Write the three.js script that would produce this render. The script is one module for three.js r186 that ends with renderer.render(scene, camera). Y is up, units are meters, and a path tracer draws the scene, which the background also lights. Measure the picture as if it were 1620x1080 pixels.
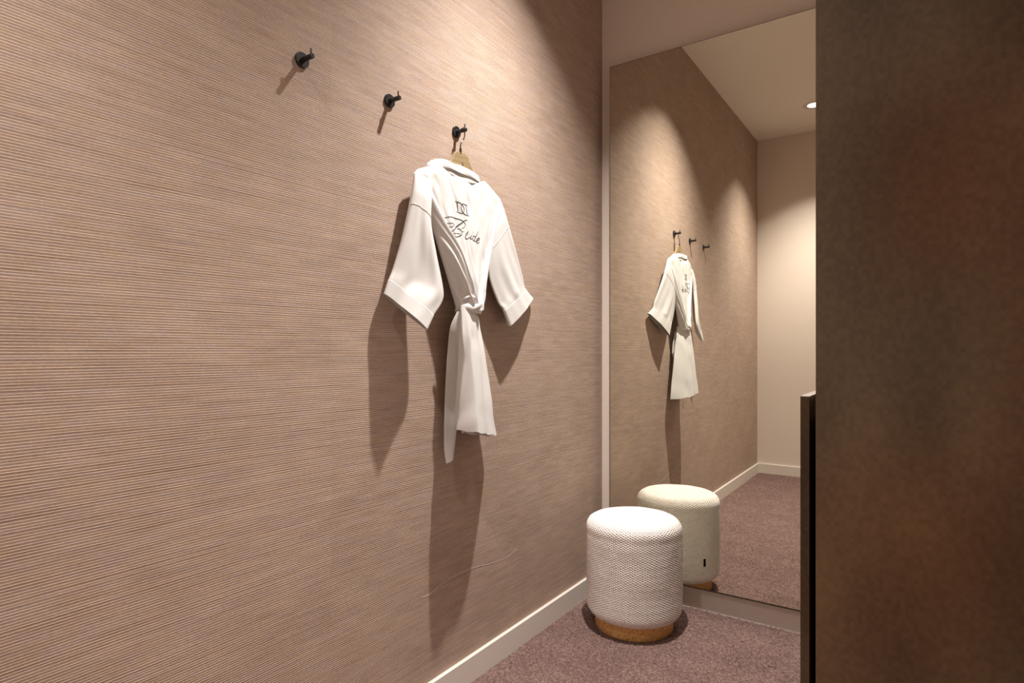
import * as THREE from 'three';
import { mergeGeometries, mergeVertices, toCreasedNormals } from 'three/addons/utils/BufferGeometryUtils.js';
import { RoundedBoxGeometry } from 'three/addons/geometries/RoundedBoxGeometry.js';

// ---------------------------------------------------------------- camera, exposure
const scene = new THREE.Scene();
scene.background = new THREE.Color(0x000000);
const renderer = new THREE.WebGLRenderer({ antialias: true });
renderer.toneMapping = THREE.LinearToneMapping;
renderer.toneMappingExposure = 0.53;
renderer.shadowMap.enabled = true;
const camera = new THREE.PerspectiveCamera(2 * Math.atan(540 / 955) * 180 / Math.PI, 1.5, 0.02, 30);
camera.position.set(1.239, 1.087, 0);
camera.rotation.set(0, Math.atan(654 / 955), 0);
camera.setViewOffset(1620, 1080, 0, -14.6, 1620, 1080);
scene.add(camera);

// ---------------------------------------------------------------- the two ceiling lamps (their light is set in the lamp builder)
const LAMP_COLOR = new THREE.Color().setRGB(1.0, 0.95, 0.9);
const LAMP_CANDELA = { spill: 8.6, beam: 46 };
const LAMPS = [[0.537, -1.64, 1], [0.54, 0.08, 0.72]]   // x, z, strength;

// ---------------------------------------------------------------- helpers
let seed = 7;
const rnd = () => { seed = (seed + 0x6d2b79f5) | 0; let t = Math.imul(seed ^ (seed >>> 15), 1 | seed); t = (t + Math.imul(t ^ (t >>> 7), 61 | t)) ^ t; return ((t ^ (t >>> 14)) >>> 0) / 4294967296; };
const lerp = (a, b, t) => a + (b - a) * t;
const clamp = (x, a = 0, b = 1) => Math.min(b, Math.max(a, x));
const S = (a, b, x) => { const t = clamp((x - a) / (b - a)); return t * t * (3 - 2 * t); };
// value noise that repeats with period px, py
function noiseField(px, py) {
  const g = Float32Array.from({ length: px * py }, rnd);
  return (x, y) => {
    const xi = Math.floor(x), yi = Math.floor(y), fx = x - xi, fy = y - yi;
    const u = fx * fx * (3 - 2 * fx), v = fy * fy * (3 - 2 * fy);
    const m = (i, n) => ((i % n) + n) % n;
    const a = g[m(yi, py) * px + m(xi, px)], b = g[m(yi, py) * px + m(xi + 1, px)], c = g[m(yi + 1, py) * px + m(xi, px)], d = g[m(yi + 1, py) * px + m(xi + 1, px)];
    return lerp(lerp(a, b, u), lerp(c, d, u), v);
  };
}
function texture(w, h, fn, srgb = true) {   // fn(x, y) in 0..1 gives linear-ish sRGB bytes
  const data = new Uint8Array(w * h * 4);
  for (let y = 0; y < h; y++) for (let x = 0; x < w; x++) {
    const c = fn(x / w, y / h), k = (y * w + x) * 4;
    data[k] = clamp(c[0], 0, 255); data[k + 1] = clamp(c[1], 0, 255); data[k + 2] = clamp(c[2], 0, 255); data[k + 3] = 255;
  }
  const t = new THREE.DataTexture(data, w, h, THREE.RGBAFormat);
  t.wrapS = t.wrapT = THREE.RepeatWrapping; t.magFilter = THREE.LinearFilter; t.minFilter = THREE.LinearMipmapLinearFilter; t.generateMipmaps = true;
  if (srgb) t.colorSpace = THREE.SRGBColorSpace;
  t.needsUpdate = true;
  return t;
}
function sized(t, w, h) { const c = t.clone(); c.repeat.set(1 / w, 1 / h); c.needsUpdate = true; return c; }
function metreUV(g) {   // box-projected uv in metres
  const p = g.attributes.position, n = g.attributes.normal, uv = new Float32Array(p.count * 2);
  for (let i = 0; i < p.count; i++) {
    const ax = Math.abs(n.getX(i)), ay = Math.abs(n.getY(i)), az = Math.abs(n.getZ(i));
    if (ax >= ay && ax >= az) { uv[2 * i] = -p.getZ(i); uv[2 * i + 1] = p.getY(i); }
    else if (ay >= az) { uv[2 * i] = p.getX(i); uv[2 * i + 1] = -p.getZ(i); }
    else { uv[2 * i] = p.getX(i); uv[2 * i + 1] = p.getY(i); }
  }
  g.setAttribute('uv', new THREE.BufferAttribute(uv, 2));
  return g;
}
function box(x0, x1, y0, y1, z0, z1, r = 0) {
  const g = r ? new RoundedBoxGeometry(x1 - x0, y1 - y0, z1 - z0, 2, r) : new THREE.BoxGeometry(x1 - x0, y1 - y0, z1 - z0);
  g.translate((x0 + x1) / 2, (y0 + y1) / 2, (z0 + z1) / 2);
  return metreUV(g);
}
function grid(nu, nv, fn, closed = false) {   // fn(u, v) -> [x, y, z]; u in 0..1 across, v in 0..1 along
  const pos = [], uv = [], idx = [], m = nu + 1;
  for (let j = 0; j <= nv; j++) for (let i = 0; i <= nu; i++) { pos.push(...fn(closed && i === nu ? 0 : i / nu, j / nv)); uv.push(i / nu, j / nv); }
  for (let j = 0; j < nv; j++) for (let i = 0; i < nu; i++) { const a = j * m + i, b = a + 1, c = a + m, d = c + 1; idx.push(a, b, d, a, d, c); }
  const g = new THREE.BufferGeometry();
  g.setAttribute('position', new THREE.Float32BufferAttribute(pos, 3));
  g.setAttribute('uv', new THREE.Float32BufferAttribute(uv, 2));
  g.setIndex(idx); g.computeVertexNormals();
  if (closed) { const n = g.attributes.normal; for (let j = 0; j <= nv; j++) { const a = j * m, b = a + nu, v = new THREE.Vector3(n.getX(a) + n.getX(b), n.getY(a) + n.getY(b), n.getZ(a) + n.getZ(b)).normalize(); n.setXYZ(a, v.x, v.y, v.z); n.setXYZ(b, v.x, v.y, v.z); } }
  return g;
}
function plain(g) { const c = g.index ? g.toNonIndexed() : g; return c; }
function join(list) { return mergeGeometries(list.map(plain)); }
function sweep(points, radius, n = 40, k = 8, flat = 1) {   // round bar along a smooth path; radius(t)
  const c = new THREE.CatmullRomCurve3(points.map((p) => new THREE.Vector3(...p)), false, 'centripetal'), f = c.computeFrenetFrames(n, false), P = c.getSpacedPoints(n);
  const g = grid(k, n, (u, v) => {
    const i = Math.round(v * n), a = u * Math.PI * 2, r = typeof radius === 'function' ? radius(v) : radius;
    const q = P[i].clone().addScaledVector(f.normals[i], Math.cos(a) * r * flat).addScaledVector(f.binormals[i], Math.sin(a) * r);
    return q.toArray();
  }, true);
  return g;
}
const taken = {};
function numbered(name) { const k = taken[name] = (taken[name] ?? -1) + 1; return k ? `${name}_${String(k).padStart(3, '0')}` : name; }
function obj(name, geometry, material, parent) {
  const m = new THREE.Mesh(geometry, material);
  m.name = parent ? name : numbered(name);
  m.castShadow = m.receiveShadow = true;
  (parent || scene).add(m);
  return m;
}
function thing(name, label, category, position = [0, 0, 0], group) {
  const o = new THREE.Group(); o.name = numbered(name); o.position.set(...position); scene.add(o);
  o.userData = { label, category }; if (group) o.userData.group = group;
  return o;
}
function struct(name, geometry, material, label, category) {
  const m = obj(name, geometry, material);
  m.userData = { kind: 'structure', label, category };
  return m;
}
const mat = (o) => new THREE.MeshStandardMaterial({ side: THREE.DoubleSide, ...o });
const rgb = (r, g, b) => new THREE.Color().setRGB(r, g, b);

// ---------------------------------------------------------------- sizes of the room (metres)
const L = { back: -2.55, end: 0.674, right: 1.55, top: 2.957 };

// ---------------------------------------------------------------- surfaces
const nA = noiseField(64, 64), nB = noiseField(128, 128), nC = noiseField(256, 512), nD = noiseField(16, 256);
// woven wallpaper: threads run level, each with its own tone, tone wanders along the thread
const PITCH = 0.00517, RIBS = 128;
const shift = Array.from({ length: RIBS + 1 }, () => (rnd() - 0.5) * 0.16); shift[RIBS] = shift[0];
const wallpaperMap = texture(1024, 2048, (x, y) => {
  const rib = y * RIBS, i = Math.floor(rib), f = rib - i - shift[i];
  const along = nD(x * 16, i + 0.5) - 0.5, fine = nC(x * 256, y * 512) - 0.5, patch = nA(x * 6, y * 6) - 0.5;
  const thread = (f > 0.36 && f < 0.64 ? 17 : f < 0.14 || f > 0.86 ? -15 : 0);
  const v = thread + along * 17 + fine * 16 + patch * 8;
  const warm = (nB(x * 32, y * 128) - 0.5) * 10;
  return [171 + v + warm * 0.4, 148 + v, 132 + v - warm];
});
const M = {
  wallpaper: mat({ map: sized(wallpaperMap, 1.0, RIBS * PITCH), roughness: 0.82 }),
  paint: mat({ color: rgb(0.77, 0.67, 0.59), roughness: 0.75, bumpMap: sized(texture(512, 512, (x, y) => { const v = 128 + (nC(x * 256, y * 256) - 0.5) * 120; return [v, v, v]; }, false), 0.6, 0.6), bumpScale: 0.0004 }),
  ceiling: mat({ color: rgb(0.88, 0.83, 0.74), roughness: 0.9 }),
  trim: mat({ color: rgb(0.76, 0.7, 0.64), roughness: 0.42 }),
  black: mat({ color: rgb(0.012, 0.012, 0.013), roughness: 0.38, metalness: 0.0 }),
  blackMatte: new THREE.MeshPhysicalMaterial({ color: rgb(0.004, 0.004, 0.004), roughness: 0.95, specularIntensity: 0.1, side: THREE.DoubleSide }),
  steel: mat({ color: rgb(0.14, 0.125, 0.11), roughness: 0.25, metalness: 1 }),
  satin: new THREE.MeshPhysicalMaterial({ color: rgb(0.71, 0.695, 0.677), roughness: 0.36, side: THREE.DoubleSide, sheen: 0.3, sheenRoughness: 0.4, sheenColor: rgb(1, 1, 1) }),
  thread: mat({ color: rgb(0.02, 0.02, 0.024), roughness: 0.9 }),
  mirror: mat({ color: rgb(0.9, 0.885, 0.79), roughness: 0.0, metalness: 1 }),
  dark: mat({ color: rgb(0.03, 0.026, 0.022), roughness: 0.6 }),
  cap: mat({ color: rgb(0.27, 0.225, 0.19), roughness: 0.6 }),
};
const carpetMap = texture(1024, 1024, (x, y) => {
  const v = (nC(x * 256, y * 512) - 0.5) * 64 + (nB(x * 128, y * 128) - 0.5) * 20 + (nA(x * 12, y * 12) - 0.5) * 10 + (rnd() - 0.5) * 26;
  return [110 + v, 86 + v * 0.95, 80 + v * 0.92];
});
M.carpet = mat({ map: sized(carpetMap, 1.0, 1.0), roughness: 1 });
const rustMap = texture(768, 2048, (x, y) => {   // 1.1 m by 3 m of mottled laminate
  const big = nA(x * 4 + 3 * nB(x * 3, y * 9), y * 9 + 2 * nB(x * 4 + 9, y * 12)) - 0.5, streak = nD(x * 15, y * 9) - 0.5, mid = nB(x * 20, y * 27) - 0.5;
  const fine = nC(x * 250, y * 500) - 0.5, warm = nA(x * 9 + 20, y * 14 + 11) - 0.5;
  const v = big * 32 + streak * 20 + mid * 13 + fine * 10 + (rnd() - 0.5) * 5;
  return [88 + v + warm * 14, 67 + v * 0.85, 48 + v * 0.65 - warm * 8];
});
M.rust = new THREE.MeshPhysicalMaterial({ map: sized(rustMap, 1.1, 3.0), roughness: 0.6, specularIntensity: 0.35, side: THREE.DoubleSide });
const woodMap = texture(512, 512, (x, y) => {
  const v = (nB(x * 6, y * 100) - 0.5) * 26 + (nC(x * 20, y * 300) - 0.5) * 14;
  return [150 + v, 128 + v, 94 + v * 0.8];
});
M.wood = mat({ map: sized(woodMap, 0.4, 0.2), roughness: 0.5 });
const corkMap = texture(512, 512, (x, y) => {
  const a = nC(x * 120, y * 120), b = nB(x * 60, y * 60), v = (a - 0.5) * 60 + (b > 0.72 ? -34 : 0) + (rnd() - 0.5) * 20;
  return [228 + v, 178 + v * 0.85, 112 + v * 0.6];
});
M.cork = mat({ map: sized(corkMap, 0.25, 0.25), roughness: 0.8 });
const fabricMap = texture(512, 512, (x, y) => {
  const v = (nC(x * 256, y * 256) - 0.5) * 26 + (nB(x * 30, y * 30) - 0.5) * 10;
  return [232 + v, 224 + v, 219 + v];
});
M.fabric = mat({ map: sized(fabricMap, 0.3, 0.3), roughness: 0.95 });

// ---------------------------------------------------------------- room shell
{
  // left wall: the level ribs of the wallpaper are real relief, a few tenths of a millimetre deep
  const ribs = Math.ceil(L.top / PITCH), k = 8, nv = ribs * k, nu = 56, len = L.end - L.back;
  const deep = Array.from({ length: ribs + 1 }, () => 0.85 + 0.3 * rnd());
  const front = grid(nu, nv, (u, v) => {
    const y = Math.min(v * ribs * PITCH, L.top), rib = v * ribs, i = Math.min(ribs, Math.floor(rib)), f = rib - i - shift[i % RIBS], z = L.back + u * len;
    const amp = 0.00036 * deep[i] * (0.55 + 0.9 * nB(u * 60 + i * 3.7, i * 0.73));
    const prof = Math.exp(-(((f - 0.5) / 0.17) ** 2)) + 0.25 * Math.exp(-(((f - 0.06) / 0.08) ** 2));
    return [amp * prof, y, z];
  });
  const uv = front.attributes.uv, p = front.attributes.position;
  for (let i = 0; i < p.count; i++) uv.setXY(i, -p.getZ(i) + 3, p.getY(i));
  { const ix = front.index.array; for (let i = 0; i < ix.length; i += 3) { const t = ix[i]; ix[i] = ix[i + 1]; ix[i + 1] = t; } front.computeVertexNormals(); }
  const wallLeft = struct('wall_left', join([front, box(-0.1, -0.0002, -0.06, L.top + 0.08, L.back - 0.1, L.end + 0.1)]), M.wallpaper, 'long left wall covered in beige ribbed woven wallpaper', 'wall');
  obj('paper_crease', sweep([[0.0005, 0.3512, -1.3332], [0.0005, 0.3491, -1.3593], [0.0005, 0.3577, -1.3983], [0.0005, 0.3666, -1.4545], [0.0005, 0.3696, -1.5204], [0.0005, 0.3661, -1.5829], [0.0005, 0.3535, -1.6717], [0.0005, 0.3478, -1.7266], [0.0005, 0.3471, -1.7755], [0.0005, 0.3596, -1.8438]], 0.00036, 90, 6), M.trim, wallLeft).userData.label = 'thin pale crease in the wallpaper';
  struct('wall_back', box(0, L.right, -0.06, L.top + 0.08, L.back - 0.1, L.back), M.paint, 'smooth pinkish beige wall behind the tall mirror', 'wall');
  struct('wall_end', box(0, L.right, -0.06, L.top + 0.08, L.end, L.end + 0.1), M.paint, 'smooth beige end wall seen in the mirror', 'wall');
  struct('wall_right', box(L.right, L.right + 0.1, -0.06, L.top + 0.08, L.back - 0.1, L.end + 0.1), M.paint, 'smooth beige wall behind the dark brown panel', 'wall');
  struct('ceiling', box(0, L.right, L.top, L.top + 0.08, L.back, L.end), M.ceiling, 'plain off white ceiling seen in the mirror', 'ceiling');
  // carpet: short pile as uneven relief
  const nx = 340, nz = 640;
  const pile = grid(nx, nz, (u, v) => {
    const x = u * L.right, z = lerp(L.back, L.end, v), e = (rnd() - 0.5) * 0.003;
    return [clamp(x + e, 0, L.right), (rnd() ** 2) * 0.0055, clamp(z + (rnd() - 0.5) * 0.003, L.back, L.end)];
  });
  { const ix = pile.index.array; for (let i = 0; i < ix.length; i += 3) { const t = ix[i]; ix[i] = ix[i + 1]; ix[i + 1] = t; } pile.computeVertexNormals(); const q = pile.attributes.position, w = pile.attributes.uv; for (let i = 0; i < q.count; i++) w.setXY(i, q.getX(i), -q.getZ(i) + 1); }
  struct('floor', join([pile, box(0, L.right, -0.06, -0.001, L.back, L.end)]), M.carpet, 'purplish brown short pile carpet', 'floor');
  const bh = 0.086, bt = 0.014;
  struct('baseboard_left', box(0, bt, 0, bh, L.back, L.end, 0.0015), M.trim, 'white painted baseboard under the ribbed wallpaper', 'baseboard');
  struct('baseboard_back', join([box(bt, L.right, 0, bh, L.back, L.back + bt, 0.0015), box(bt, L.right, 0, 0.024, L.back + bt - 0.002, L.back + bt + 0.0012)]), M.trim, 'white painted baseboard under the tall mirror', 'baseboard');
  struct('baseboard_end', box(bt, L.right, 0, bh, L.end - bt, L.end, 0.0015), M.trim, 'white painted baseboard of the end wall seen in the mirror', 'baseboard');
  struct('baseboard_right', box(L.right - bt, L.right, 0, bh, L.back + bt, L.end - bt, 0.0015), M.trim, 'white painted baseboard behind the dark panel', 'baseboard');
}

// ---------------------------------------------------------------- ceiling downlights
LAMPS.forEach(([x, z, power], i) => {
  const t = thing('ceiling_downlight', i ? 'round recessed ceiling spotlight seen glowing in the mirror' : 'round recessed ceiling spotlight above the stool end of the room', 'downlight', [x, L.top, z], 'recessed ceiling spotlights');
  const ring = new THREE.LatheGeometry([[0.046, -0.0012], [0.05, -0.003], [0.058, -0.0055], [0.072, -0.006], [0.078, -0.004], [0.08, 0]].map(([a, b]) => new THREE.Vector2(a, b)), 64);
  obj('trim_ring', ring, M.trim, t);
  const lens = new THREE.CircleGeometry(0.047, 48); lens.rotateX(Math.PI / 2); lens.translate(0, -0.0014, 0);
  obj('lens', lens, mat({ color: rgb(0.9, 0.9, 0.9), emissive: LAMP_COLOR, emissiveIntensity: 8 }), t);
  for (const [name, candela, angle, soft] of [['downlight_spill', LAMP_CANDELA.spill, 50, 0.22], ['downlight_beam', LAMP_CANDELA.beam, 43, 1]]) {   // reflector lamp: an even field with a brighter middle
    const s = new THREE.SpotLight(LAMP_COLOR, candela * power, 0, angle * Math.PI / 180, soft, 2);
    s.name = name; s.position.set(0, -0.03, 0); s.target.position.set(0, -2, 0); s.castShadow = true; s.shadow.radius = 1.1; s.shadow.mapSize.set(2048, 2048);
    t.add(s, s.target);
  }
});

// ---------------------------------------------------------------- mirror
{
  const m = thing('wall_mirror', 'tall frameless mirror standing proud of the back wall', 'mirror', [0.0605, 0.102, -2.505]);
  const w = 0.96, h = 2.268;
  obj('glass', box(0.0015, w, 0.0015, h - 0.0015, -0.004, 0), M.mirror, m);
  obj('edge', join([box(0, 0.0015, 0, h, -0.006, 0), box(0.0015, w, 0, 0.0015, -0.006, 0), box(0.0015, w, h - 0.0015, h, -0.006, 0)]), M.dark, m);
  obj('backing', box(0.02, w, 0.015, h - 0.02, -0.0445, -0.0045), M.dark, m);
}

// ---------------------------------------------------------------- dark brown partition, near right, and the low board behind it
{
  const p = thing('partition_panel', 'tall dark brown mottled laminate panel filling the right edge', 'panel', [1.124, 0, -0.85]);
  obj('panel', box(0, 0.412, 0.0055, L.top - 0.002, -0.036, 0, 0.001), M.rust, p);
  const b = thing('low_partition', 'narrow upright brown board beside the large brown panel', 'board', [1.036, 0, -1.3]);
  const edgeMap = sized(rustMap, 1.1, 3.0); edgeMap.offset.set(0.62, 0.3);
  const edgeMaterial = new THREE.MeshPhysicalMaterial({ map: edgeMap, roughness: 0.6, specularIntensity: 0.35, side: THREE.DoubleSide });
  obj('board', box(0, 0.016, 0.0055, 0.9965, -1.18, 0, 0.0006), edgeMaterial, b);
  obj('board', box(0.0285, 0.0445, 0.0055, 0.9965, -1.18, 0, 0.0006), edgeMaterial, b);      // second leaf, with the narrow deep gap between the two
  obj('end_batten', box(0.016, 0.0285, 0.0055, 0.9965, -1.18, -0.45), edgeMaterial, b);
  obj('top_edging', box(0, 0.016, 0.9965, 0.998, -1.18, 0), M.cap, b);
  const scr = new THREE.CylinderGeometry(0.0018, 0.0018, 0.001, 12); scr.rotateZ(Math.PI / 2); scr.translate(0.0163, 0.975, -0.062);
  obj('screw', scr, M.steel, b);
}

// ---------------------------------------------------------------- wall hooks
const HOOK_Y = 1.785;
{
  const plate = new THREE.LatheGeometry([[0, 0.0], [0.0185, 0], [0.0185, 0.0052], [0.0178, 0.006], [0, 0.006]].map(([a, b]) => new THREE.Vector2(a, b)), 48); plate.rotateZ(-Math.PI / 2);
  const peg = new THREE.LatheGeometry([[0, 0.005], [0.0062, 0.005], [0.0062, 0.0418], [0.0056, 0.0426], [0, 0.0426]].map(([a, b]) => new THREE.Vector2(a, b)), 32); peg.rotateZ(-Math.PI / 2);
  const pin = new THREE.LatheGeometry([[0, 0.004], [0.0021, 0.004], [0.0021, 0.0192], [0.0017, 0.0198], [0, 0.0198]].map(([a, b]) => new THREE.Vector2(a, b)), 20); pin.translate(0.0365, 0, 0);
  const P = [plate, peg, pin].map((g) => toCreasedNormals(g, 0.6));
  const labels = ['bare black wall hook farthest from the robe, casting two shadows', 'bare black wall hook between the robe hook and the farthest hook', 'black wall hook that carries the hanger with the white robe'];
  const first = thing('wall_hook', labels[0], 'hook', [0.0004, HOOK_Y, -0.912], 'black wall hooks in a row');
  obj('wall_plate', P[0], M.black, first); obj('peg', P[1], M.black, first); obj('pin', P[2], M.black, first);
  [-1.199, -1.491].forEach((z, i) => {
    const c = first.clone(); c.name = numbered('wall_hook'); c.position.z = z; c.userData = { ...first.userData, label: labels[i + 1] }; scene.add(c);
  });
}

// ---------------------------------------------------------------- hanger
const V = (s, y, x) => [x, y, -s];      // s runs along the left wall towards the mirror
{
  const h = thing('clothes_hanger', 'wooden clothes hanger with a dark wire hook inside the white robe', 'hanger', [0.027, 1.6, -1.483]);
  const sh = new THREE.Shape();
  const half = [[0.0, 0.1105], [0.012, 0.1103], [0.022, 0.1095], [0.0285, 0.106], [0.036, 0.095], [0.047, 0.079], [0.061, 0.0645], [0.08, 0.046], [0.11, 0.024], [0.15, 0.002], [0.185, -0.016], [0.19, -0.024], [0.185, -0.03], [0.15, -0.016], [0.1, 0.004], [0.05, 0.020], [0, 0.026]];
  const c = new THREE.CatmullRomCurve3([...half, ...half.slice(1, -1).reverse().map(([a, b]) => [-a, b])].map(([a, b]) => new THREE.Vector3(a, b, 0)), true, 'centripetal').getPoints(180);
  sh.setFromPoints(c.map((p) => new THREE.Vector2(p.x, p.y)));
  const g = new THREE.ExtrudeGeometry(sh, { depth: 0.007, bevelEnabled: true, bevelThickness: 0.0015, bevelSize: 0.0015, bevelSegments: 2, curveSegments: 1 });
  g.rotateY(Math.PI / 2); g.translate(-0.0035, 0, 0);
  obj('body', metreUV(g), M.wood, h);
  const wire = [[-0.005, 0.104], [-0.005, 0.133], [-0.002, 0.142], [0.006, 0.152], [0.0135, 0.163], [0.0158, 0.173], [0.0155, 0.183], [0.012, 0.191], [0.008, 0.1935], [0.003, 0.1925], [-0.001, 0.186], [-0.002, 0.180]];
  obj('wire_hook', sweep(wire.map(([s, y]) => [0.003, y, -s + 0.0]), 0.0019, 80, 10), M.steel, h);
  const fer = new THREE.CylinderGeometry(0.0036, 0.0036, 0.014, 20); fer.translate(0.003, 0.117, 0.005); obj('ferrule', fer, M.steel, h);
  // stamped mark and line of small lettering
  const marks = [];
  const ink = (pts) => marks.push(sweep(pts.map(([s, y]) => [0.0052, y, -s]), 0.0006, 10, 6));
  ink([[0.0, 0.0805], [0.004, 0.0735], [0.008, 0.0805]]); ink([[0.004, 0.083], [0.004, 0.0735]]); ink([[0.0, 0.073], [0.008, 0.073]]);
  for (let i = 0; i < 8; i++) { const s = -0.014 + i * 0.0046; ink([[s, 0.0690], [s + 0.0012, 0.0655], [s + 0.0024, 0.0685]]); }
  obj('stamped_mark', join(marks), mat({ color: rgb(0.09, 0.065, 0.04), roughness: 0.7 }), h);
}

// ---------------------------------------------------------------- robe
{
  const O = [0.05, 0.752, -1.483];
  const robe = thing('robe', 'white satin kimono robe with Bride embroidered, tied with a belt', 'robe', O);
  const W = (s, y, x) => [x - O[0], y - O[1], -s - O[2]];
  const path = (list) => new THREE.CatmullRomCurve3(list.map((p) => new THREE.Vector3(p[0], p[1], p[2] || 0)), false, 'catmullrom', 0.4);
  const wob = noiseField(40, 40);
  // body above the waist
  const YW = 1.214, top = (a) => {
    const q = Math.abs(a);
    return q < 0.52 ? 1.6275 + 0.0205 * (q / 0.52) ** 2 : lerp(1.648, 1.6035, clamp((q - 0.52) / 0.46)) - 0.009 * S(0.92, 1, q);
  };
  const round = (b) => { const k = clamp(b / 0.07); return Math.sqrt(1 - (1 - k) ** 2); };
  const along = (list) => (b) => { let i = 1; while (i < list.length - 1 && list[i][0] < b) i++; const [b0, a0] = list[i - 1], [b1, a1] = list[i]; return lerp(a0, a1, clamp((b - b0) / (b1 - b0))); };
  const foldL = along([[0, -0.93], [0.08, -0.88], [0.2, -0.835], [0.3, -0.785], [0.385, -0.72], [0.45, -0.65], [0.5, -0.58], [0.6, -0.44], [0.77, -0.24], [0.9, -0.08], [1, 0.05]]), foldR = along([[0, 0.9], [0.17, 0.86], [0.54, 0.73], [0.92, 0.45], [1, 0.4]]);
  const front = (a, b) => {
    const q = Math.abs(a), xm = lerp(0.034, 0.052, b), T = lerp(0.017, 0.028, b), edge = Math.sqrt(Math.max(0, 1 - q ** 3));
    let x = xm + T * edge * round(b);
    // the side panels are folded over the back panel: two soft edges that run from the shoulders to the knot
    const edgeL = foldL(b) - a, edgeR = a - foldR(b);
    const lap = (e, h) => h * S(-0.02, 0.075, e) * (1 - 0.75 * S(0.09, 0.36, e)) + 0.55 * h * S(0.24, 0.32, e) * (1 - S(0.34, 0.52, e));
    x += (lap(edgeL, 0.017) + lap(edgeR, 0.016)) * S(0.01, 0.16, b) * edge;
    x += 0.0024 * S(0.05, 0.3, b) * (S(0.08, 0.2, edgeL) * Math.sin(edgeL * 38) + S(0.05, 0.15, edgeR) * Math.sin(edgeR * 40)) * edge;
    x += edge * S(0.62, 1, b) * (0.0045 * Math.sin(edgeL * 14 + 1.6) + 0.0026 * Math.sin(edgeR * 23 + 2));
    x += (1 - S(-0.1, 0.1, edgeL)) * (1 - S(-0.1, 0.1, edgeR)) * round(b) * (0.0075 * (wob(a * 5 + 7, b * 4.5 + a * 2) - 0.5) + 0.0034 * (wob(a * 13 + 3, b * 10 - a * 4) - 0.5));
    return x;
  };
  const half = (b) => lerp(0.2195, 0.052, b ** 0.93), mid = (b) => lerp(1.481, 1.487, b);
  const bodyPoint = (a, b, isFront) => {
    const y = lerp(top(a), YW, b), s = mid(b) + a * half(b), q = Math.abs(a);
    const xm = lerp(0.034, 0.052, b), T = lerp(0.017, 0.028, b), edge = Math.sqrt(Math.max(0, 1 - q ** 3));
    return W(s, y, isFront ? front(a, b) : xm - 0.55 * T * edge * round(b));
  };
  const N = 320;
  const ease = (t) => lerp(2 * t - 1, Math.sin((t - 0.5) * Math.PI), 0.45);
  const bodyG = grid(2 * N, 260, (u, v) => u <= 0.5 ? bodyPoint(ease(u * 2), v ** 1.2, true) : bodyPoint(ease(2 - u * 2), v ** 1.2, false), true);
  obj('body', bodyG, M.satin, robe);
  const onFront = (s, y) => {   // the depth of the front of the body at s, y
    let b = 0.4, a = 0;
    for (let i = 0; i < 12; i++) { a = clamp((s - mid(b)) / half(b), -1, 1); const t = top(a); b = clamp((y - t) / (YW - t)); }
    return front(a, b);
  };
  // collar band round the back of the neck
  {
    const ring = (lowPts, upPts, thick) => { const low = path(lowPts), up = path(upPts); return grid(40, 90, (u, v) => {
      const a = u * Math.PI * 2, l = low.getPoint(v), p = up.getPoint(v), k = 0.5 - 0.5 * Math.cos(a), th = thick * Math.sin(a) * Math.min(1, 8 * v + 0.1, 8 * (1 - v) + 0.1), q = l.lerp(p, k);
      return W(q.x, q.y + 0.0009 * Math.sin(v * 27) * k, q.z + th + 0.0012 * Math.sin(v * 19 + k * 3));
    }, true); };
    obj('collar_stand', ring([[1.345, 1.634, 0.034], [1.365, 1.633, 0.041], [1.405, 1.624, 0.047], [1.4484, 1.618, 0.049], [1.506, 1.618, 0.049], [1.55, 1.628, 0.044], [1.572, 1.634, 0.034]],
      [[1.345, 1.654, 0.024], [1.3665, 1.655, 0.033], [1.405, 1.655, 0.040], [1.4484, 1.654, 0.043], [1.505, 1.653, 0.043], [1.548, 1.650, 0.038], [1.568, 1.648, 0.028]], 0.0016), M.satin, robe);
    const band = ring([[1.328, 1.634, 0.026], [1.350, 1.637, 0.041], [1.4015, 1.638, 0.049], [1.4484, 1.636, 0.052], [1.506, 1.635, 0.051], [1.556, 1.633, 0.045], [1.576, 1.630, 0.034]],
      [[1.333, 1.643, 0.022], [1.3645, 1.662, 0.036], [1.405, 1.663, 0.045], [1.4484, 1.661, 0.048], [1.505, 1.660, 0.048], [1.550, 1.656, 0.042], [1.570, 1.650, 0.030]], 0.0022);
    obj('collar', band, M.satin, robe);
  }
  // sleeves: wide flat tubes, open at the cuff; the outer edge lies back to the wall, the lower edge hangs forward
  function sleeve(outer, inner, thick, flip) {
    const E = path(outer), I = path(inner);
    const at = (u, t, grow = 0) => {
      const a = u * Math.PI * 2, e = E.getPoint(t), i = I.getPoint(t), c = Math.cos(a), s = Math.sin(a);
      const cc = Math.sign(c) * Math.abs(c) ** 0.85, open = Math.min(1, Math.sqrt(t / 0.12 + 0.02)), k = 0.5 - 0.5 * cc;
      const d = i.clone().sub(e).normalize(), tg = E.getTangent(Math.min(t, 0.75)).lerp(I.getTangent(Math.min(t, 0.55)), 0.5), n = new THREE.Vector3().crossVectors(tg, d).normalize(); if (n.z < 0) n.negate();
      const fold = (0.0055 * Math.sin(k * 9 + 1.5 * t + flip * 2) + 0.0018 * Math.sin(k * 21 + 5 * t) + 0.005 * (wob(k * 5 + flip * 9, t * 4) - 0.5)) * S(0.04, 0.5, t) * (1 - 0.7 * S(0.6, 0.85, t)) * Math.abs(s);
      const th = lerp(thick[0], thick[1], t) * Math.sign(s) * Math.abs(s) ** 0.8 * (s < 0 ? 0.7 : 1) * open;
      const p = e.lerp(i, 0.5 - 0.5 * cc * (1 + grow * 9)).addScaledVector(n, th * (1 + grow * 18) + (s > 0 ? fold : fold * 0.5) + grow * Math.sign(s));
      return W(p.x, p.y, Math.max(0.004, p.z));
    };
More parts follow.
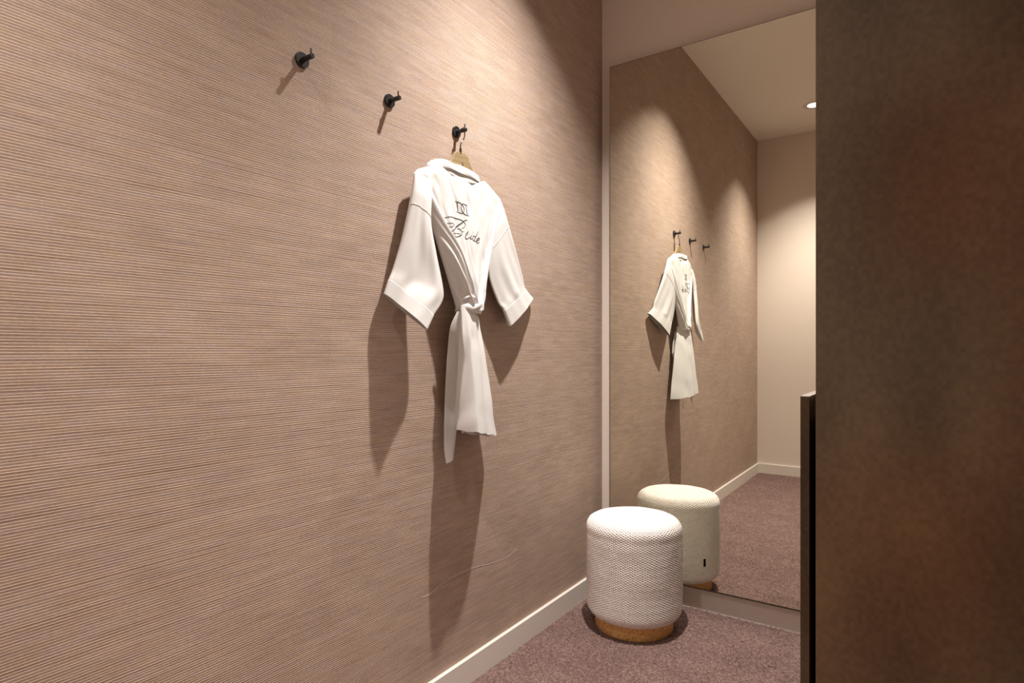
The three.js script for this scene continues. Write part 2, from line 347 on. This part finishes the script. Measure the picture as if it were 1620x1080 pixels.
    const o = obj('sleeve', grid(96, 90, (u, v) => at(u, v), true), M.satin, robe);
    obj('cuff', grid(96, 24, (u, v) => at(u, lerp(0.8, 1.002, v), 0.0007 * S(-0.02, 0.04, v)), true), M.satin, o);
    const seam = []; for (let i = 0; i <= 40; i++) seam.push(at(0.0 + 0.5 * i / 40, 0.2 - 0.02 * Math.sin(Math.PI * i / 40), 0.0002));
    obj('seam', sweep(seam, 0.0009, 80, 6), M.satin, o);
  }
  sleeve([[1.2640, 1.5965, 0.037], [1.2398, 1.4979, 0.038], [1.2125, 1.3944, 0.034], [1.1860, 1.3126, 0.028], [1.1722, 1.2818, 0.026], [1.1578, 1.2411, 0.023]],
    [[1.3242, 1.5851, 0.050], [1.3050, 1.4604, 0.060], [1.3160, 1.3659, 0.072], [1.3317, 1.2475, 0.086], [1.2839, 1.1864, 0.091], [1.2522, 1.1449, 0.095]], [0.016, 0.016], 0);
  sleeve([[1.6960, 1.5970, 0.034], [1.7390, 1.5228, 0.032], [1.7913, 1.4417, 0.026], [1.8486, 1.3575, 0.018], [1.8702, 1.3177, 0.015], [1.9271, 1.2857, 0.012]],
    [[1.6134, 1.5587, 0.045], [1.6029, 1.4103, 0.045], [1.6117, 1.3254, 0.045], [1.6574, 1.2507, 0.047], [1.6828, 1.2264, 0.050], [1.7178, 1.1714, 0.052]], [0.014, 0.014], 1);
  // skirt below the waist, folded narrow
  {
    const edges = [   // the folds of the skirt, each from the waist to the hem: along the wall, height, distance from the wall
      [[1.4249, 1.2208, 0.074], [1.4221, 1.1341, 0.082], [1.4258, 1.0515, 0.084], [1.4126, 0.9234, 0.080], [1.4080, 0.8482, 0.075]],
      [[1.4449, 1.2219, 0.082], [1.4407, 1.1343, 0.094], [1.4429, 1.0517, 0.105], [1.4416, 0.9241, 0.122], [1.4372, 0.8417, 0.133]],
      [[1.4797, 1.2241, 0.082], [1.4770, 1.1351, 0.092], [1.4833, 1.0510, 0.102], [1.4893, 0.9203, 0.1165], [1.4974, 0.8285, 0.126]],
      [[1.5247, 1.2272, 0.058], [1.5296, 1.1365, 0.072], [1.5431, 1.0499, 0.082], [1.5554, 0.9146, 0.098], [1.5615, 0.8179, 0.110]],
      [[1.5446, 1.2288, 0.040], [1.5682, 1.1378, 0.040], [1.5914, 1.0486, 0.038], [1.6234, 0.9064, 0.035], [1.6413, 0.8071, 0.035]],
      [[1.5172, 1.2278, 0.028], [1.5315, 1.1372, 0.027], [1.5460, 1.0492, 0.026], [1.5606, 0.9105, 0.025], [1.5707, 0.8268, 0.025]],
      [[1.4453, 1.2234, 0.048], [1.4489, 1.1352, 0.040], [1.4518, 1.0508, 0.035], [1.4579, 0.9183, 0.030], [1.4671, 0.8621, 0.030]]].map(path);
    const g = grid(140, 90, (u, v) => {
      const ring = edges.map((e) => e.getPoint(v)), c = new THREE.CatmullRomCurve3(ring, true, 'catmullrom', 0.22).getPoint(u);
      return W(c.x + 0.0015 * Math.sin(v * 17 + u * 20), c.y + 0.0016 * Math.sin(u * 60) * S(0.9, 1, v), c.z + (0.0014 * Math.sin(u * 44 + v * 5) + 0.0022 * (wob(u * 14, v * 7) - 0.5)) * S(0, 0.3, v));
    }, true);
    obj('skirt', g, M.satin, robe);
    obj('inner_hem', grid(60, 8, (u, v) => W(lerp(1.45, 1.60, u), lerp(0.86, lerp(0.832, 0.806, u), v) + 0.002 * Math.sin(u * 50), 0.058 + 0.006 * Math.sin(u * 37))), M.satin, robe);
  }
  // belt: band, knot and the two ends
  {
    const belt = obj('belt', grid(90, 24, (u, v) => {
      const a = u * Math.PI * 2, y = 1.217 + (v - 0.5) * 0.030 + 0.004 * Math.sin(a + 0.6), k = 1 + 0.05 * Math.sin(v * Math.PI * 5 + Math.sin(a * 2)) * 0.8 - 0.16 * (2 * v - 1) ** 4;
      return W(1.4875 + Math.cos(a) * 0.053 * k, y, 0.053 + Math.sin(a) * 0.029 * k);
    }, true), M.satin, robe);
    const knot = grid(80, 50, (u, v) => {
      const a = u * Math.PI * 2, p = (v - 0.5) * Math.PI, c = Math.cos(p) ** 0.7, n = 1 + 0.10 * Math.sin(a * 2 + p * 3) + 0.07 * Math.sin(a * 5 - p * 4 + 1);
      return W(1.483 + Math.cos(a) * c * 0.027 * n + Math.sin(p) * 0.004, 1.2245 + Math.sin(p) * 0.0225 * n + Math.cos(a) * c * 0.006, 0.0785 + Math.sin(a) * c * 0.012 * n);
    }, true);
    obj('knot', knot, M.satin, belt);
    const strap = (pts, w, th, n = 60) => {   // folded strip of satin along pts, w wide across
      const c = path(pts);
      return grid(28, n, (u, v) => {
        const a = u * Math.PI * 2, p = c.getPoint(v), t = c.getTangent(v), nx = new THREE.Vector3(0, 0, 1).addScaledVector(t, -t.z).normalize(), side = new THREE.Vector3().crossVectors(t, nx), ww = typeof w === 'function' ? w(v) : w;
        const q = p.clone().addScaledVector(side, Math.cos(a) * ww / 2).addScaledVector(nx, Math.sin(a) * th + 0.14 * ww * (1 - Math.cos(a) ** 2) - 0.1 * ww);
        return W(q.x, q.y, q.z);
      }, true);
    };
    obj('knot_wrap', strap([[1.436, 1.226, 0.066], [1.448, 1.221, 0.083], [1.474, 1.2155, 0.092], [1.500, 1.2135, 0.0905], [1.519, 1.2155, 0.079], [1.531, 1.220, 0.060]], (v) => 0.025 + 0.003 * Math.sin(v * 9), 0.0032), M.satin, belt);
    obj('knot_wrap', strap([[1.526, 1.238, 0.062], [1.515, 1.239, 0.080], [1.500, 1.234, 0.0925], [1.483, 1.225, 0.0965], [1.468, 1.216, 0.0935], [1.458, 1.209, 0.085]], (v) => 0.026 - 0.010 * v, 0.0032), M.satin, belt);
    obj('knot_wrap', strap([[1.438, 1.232, 0.062], [1.444, 1.246, 0.078], [1.459, 1.2535, 0.087], [1.475, 1.249, 0.090], [1.486, 1.240, 0.090]], 0.013, 0.003), M.satin, belt);
    const TL = path([[1.4231, 1.2067, 0.062], [1.4039, 1.1571, 0.050], [1.4062, 1.0747, 0.037], [1.4028, 0.9455, 0.030], [1.4040, 0.7966, 0.026], [1.4119, 0.7416, 0.028]]), TR = path([[1.4354, 1.2055, 0.07], [1.4414, 1.1154, 0.055], [1.4496, 1.0510, 0.046], [1.4519, 0.9429, 0.040], [1.4497, 0.8428, 0.038], [1.4378, 0.7519, 0.034]]);
    obj('tail', grid(40, 110, (u, v) => {
      const a = u * Math.PI * 2, k = 0.5 - 0.5 * Math.cos(a), p = TL.getPoint(v).lerp(TR.getPoint(v), k);
      return W(p.x, p.y, p.z + 0.0018 * Math.sin(a) + 0.004 * Math.sin(Math.PI * k) * Math.sin(v * 7 + 0.6));
    }, true), M.satin, belt);
    obj('tail', strap([[1.525, 1.213, 0.05], [1.548, 1.17, 0.045], [1.563, 1.11, 0.036], [1.568, 1.075, 0.028], [1.562, 1.062, 0.024], [1.556, 1.08, 0.02], [1.55, 1.13, 0.022], [1.535, 1.2, 0.032]], 0.026, 0.002, 90), M.satin, belt);
  }
  // embroidery: monogram and the word Bride, sewn on the back of the body
  {
    const sew = (list, r0, r1) => list.map((st) => {
      const flat = new THREE.CatmullRomCurve3(st.map(([s, y]) => new THREE.Vector3(s, y, 0)), false, 'centripetal').getSpacedPoints(48);   // the stitched line, laid on the cloth point by point
      return sweep(flat.map((p) => W(p.x, p.y, onFront(p.x, p.y) + 0.0005)), (t) => lerp(r0, r1, Math.sin(Math.PI * t)), 60, 6);
    });
    const mono = [
      ...sew([[[1.4283, 1.5425], [1.4305, 1.529], [1.4322, 1.5142]], [[1.4707, 1.5409], [1.4716, 1.5254], [1.4745, 1.5106]]], 0.0008, 0.0009),
      ...sew([[[1.4211, 1.5434], [1.4283, 1.5427], [1.4384, 1.542], [1.4486, 1.5376], [1.4566, 1.5312], [1.4589, 1.5237], [1.456, 1.5159], [1.4486, 1.5108], [1.435, 1.5112], [1.4238, 1.5118]],
        [[1.4792, 1.5402], [1.4707, 1.5407], [1.4612, 1.541], [1.4532, 1.541], [1.4463, 1.536], [1.4441, 1.5295], [1.4463, 1.5212], [1.452, 1.5151], [1.4624, 1.5101], [1.4716, 1.509], [1.4827, 1.5086]]], 0.00038, 0.0009)];
    obj('monogram', join(mono), M.thread, robe).userData.label = 'dark embroidered monogram of two interlocked letters';
    const word = [
      ...sew([[[1.3676, 1.4796], [1.3736, 1.4844], [1.3858, 1.4886], [1.4034, 1.4906], [1.4231, 1.4902], [1.4395, 1.4896], [1.4525, 1.4866], [1.4608, 1.4816], [1.4633, 1.4761], [1.4571, 1.4694], [1.4441, 1.4629]],
        [[1.424, 1.4595], [1.434, 1.46], [1.4414, 1.4548], [1.4441, 1.4494], [1.4377, 1.4414], [1.4268, 1.4356], [1.4123, 1.4322], [1.3999, 1.4337]]], 0.00042, 0.0009),
      ...sew([[[1.4721, 1.4913], [1.4674, 1.4932], [1.458, 1.4891], [1.4469, 1.4815], [1.4304, 1.4717], [1.4141, 1.4596], [1.4016, 1.4501], [1.3911, 1.4445]]], 0.0005, 0.0014),
      ...sew([[[1.3702, 1.4602], [1.3762, 1.4663], [1.3875, 1.47], [1.4034, 1.4705], [1.4082, 1.4673], [1.3999, 1.4618], [1.3806, 1.4586], [1.3736, 1.4591]], [[1.3972, 1.4373], [1.4052, 1.4414], [1.4213, 1.444], [1.4359, 1.4457]]], 0.00035, 0.00055),
      ...sew([[[1.4441, 1.4512], [1.4475, 1.4542], [1.4520, 1.4548], [1.4535, 1.4528]]], 0.00025, 0.0004),
      ...sew([[[1.4978, 1.4612], [1.4988, 1.4604], [1.4998, 1.4596]]], 0.0008, 0.001),
      ...sew([[[1.4618, 1.4475], [1.4665, 1.453], [1.474, 1.4586]], [[1.4731, 1.4523], [1.4646, 1.4468], [1.4577, 1.4392], [1.4608, 1.4344], [1.4693, 1.4357], [1.4797, 1.442]],
        [[1.4931, 1.4539], [1.4864, 1.4466], [1.4797, 1.4385], [1.4845, 1.4362], [1.4931, 1.4399]],
        [[1.5152, 1.4480], [1.5070, 1.4505], [1.4975, 1.4455], [1.4938, 1.4385], [1.4968, 1.4332], [1.5050, 1.4350], [1.5118, 1.4425]], [[1.5280, 1.4690], [1.5185, 1.4535], [1.5090, 1.4372], [1.5108, 1.4332], [1.5165, 1.4362]],
        [[1.517, 1.4357], [1.5273, 1.4399], [1.5342, 1.4444], [1.5292, 1.4467], [1.5203, 1.4411], [1.5158, 1.4337], [1.5213, 1.4299], [1.5332, 1.4345]]], 0.00038, 0.0009)];
    obj('lettering', join(word), M.thread, robe).userData.label = 'the word Bride in dark embroidered script';
  }
}

// ---------------------------------------------------------------- stool
{
  const st = thing('stool', 'round off white woven pouf stool with a cork base', 'stool', [0.285, 0.003, -2.248]);
  const R = 0.1825, prof = [];
  const corner = (cr, cy, r, a0, a1, n) => { for (let i = 0; i <= n; i++) { const a = lerp(a0, a1, i / n); prof.push([cr + Math.cos(a) * r, cy + Math.sin(a) * r]); } };
  prof.push([0.10, 0.052]); prof.push([0.135, 0.052]); corner(R - 0.036, 0.09, 0.038, -Math.PI / 2, 0, 14);
  for (let i = 1; i < 70; i++) { const y = lerp(0.09, 0.385, i / 70); prof.push([R + 0.002 + 0.0015 * Math.sin(Math.PI * i / 70) - 0.0008 * Math.exp(-(((y - 0.372) / 0.010) ** 2)), y]); }
  corner(R - 0.037, 0.388, 0.039, 0, Math.PI / 2 * 0.93, 16);
  for (let i = 1; i <= 24; i++) { const t = i / 24; prof.push([lerp(R - 0.036, 0.0006, t), 0.4268 + 0.0075 * S(0, 0.9, t)]); }
  const len = [0]; for (let i = 1; i < prof.length; i++) len.push(len[i - 1] + Math.hypot(prof[i][0] - prof[i - 1][0], prof[i][1] - prof[i - 1][1]));
  const total = len[len.length - 1], NV = 300, NU = 600, cells = 132;
  const at = (t) => { const d = t * total; let i = 1; while (i < len.length - 1 && len[i] < d) i++; const k = (d - len[i - 1]) / (len[i] - len[i - 1] || 1); return [lerp(prof[i - 1][0], prof[i][0], k), lerp(prof[i - 1][1], prof[i][1], k)]; };
  const lump = noiseField(24, 24);
  const g = grid(NU, NV, (u, v) => {
    const [r, y] = at(v), [r2, y2] = at(Math.min(1, v + 0.004)), [r1, y1] = at(Math.max(0, v - 0.004)), a = u * Math.PI * 2;
    let nx = y2 - y1, ny = -(r2 - r1); const l = Math.hypot(nx, ny) || 1; nx /= l; ny /= l;
    const d = v * total, onTop = S(0.80, 0.84, v);
    const weave = Math.cos(u * cells * Math.PI * 2 / 2) * Math.cos(d * Math.PI * 2 / 0.0088) * (1 - onTop) + 0.35 * Math.cos(r * Math.cos(a) * 700) * Math.cos(r * Math.sin(a) * 700) * onTop;
    const h = 0.0023 * weave + 0.002 * (lump(u * 24, v * 10) - 0.5) * (1 - onTop) - 0.0008 * Math.exp(-(((d - 0.428) / 0.0022) ** 2));
    return [Math.cos(a) * (r + nx * h), y + ny * h, Math.sin(a) * (r + nx * h)];
  }, true);
  { const ix = g.index.array; for (let i = 0; i < ix.length; i += 3) { const t = ix[i]; ix[i] = ix[i + 1]; ix[i + 1] = t; } g.computeVertexNormals(); const w = g.attributes.uv; for (let i = 0; i < w.count; i++) w.setXY(i, w.getX(i) * 1.2, w.getY(i) * total); }
  obj('upholstery', g, M.fabric, st);
  const cork = new THREE.LatheGeometry([[0, 0.0], [0.149, 0.0], [0.1515, 0.003], [0.1515, 0.06], [0, 0.06]].map(([a, b]) => new THREE.Vector2(a, b)), 96);
  const cg = toCreasedNormals(cork, 0.7), cu = cg.attributes.uv, cp = cg.attributes.position; for (let i = 0; i < cu.count; i++) cu.setXY(i, cu.getX(i) * 0.95, cp.getY(i));
  obj('cork_base', cg, M.cork, st);
  const tag = new THREE.Group(); tag.name = 'tag_holder';
  const tg = box(-0.0055, 0.0055, -0.017, 0.017, 0.0, 0.0022, 0.0006); tg.rotateY(Math.atan2(0.156, -0.103)); tg.translate(0.156 / 0.187 * 0.1858, 0.155, -0.103 / 0.187 * 0.1858);
  obj('fabric_tag', tg, M.blackMatte, st).userData.label = 'small black fabric tag';
}

renderer.render(scene, camera);
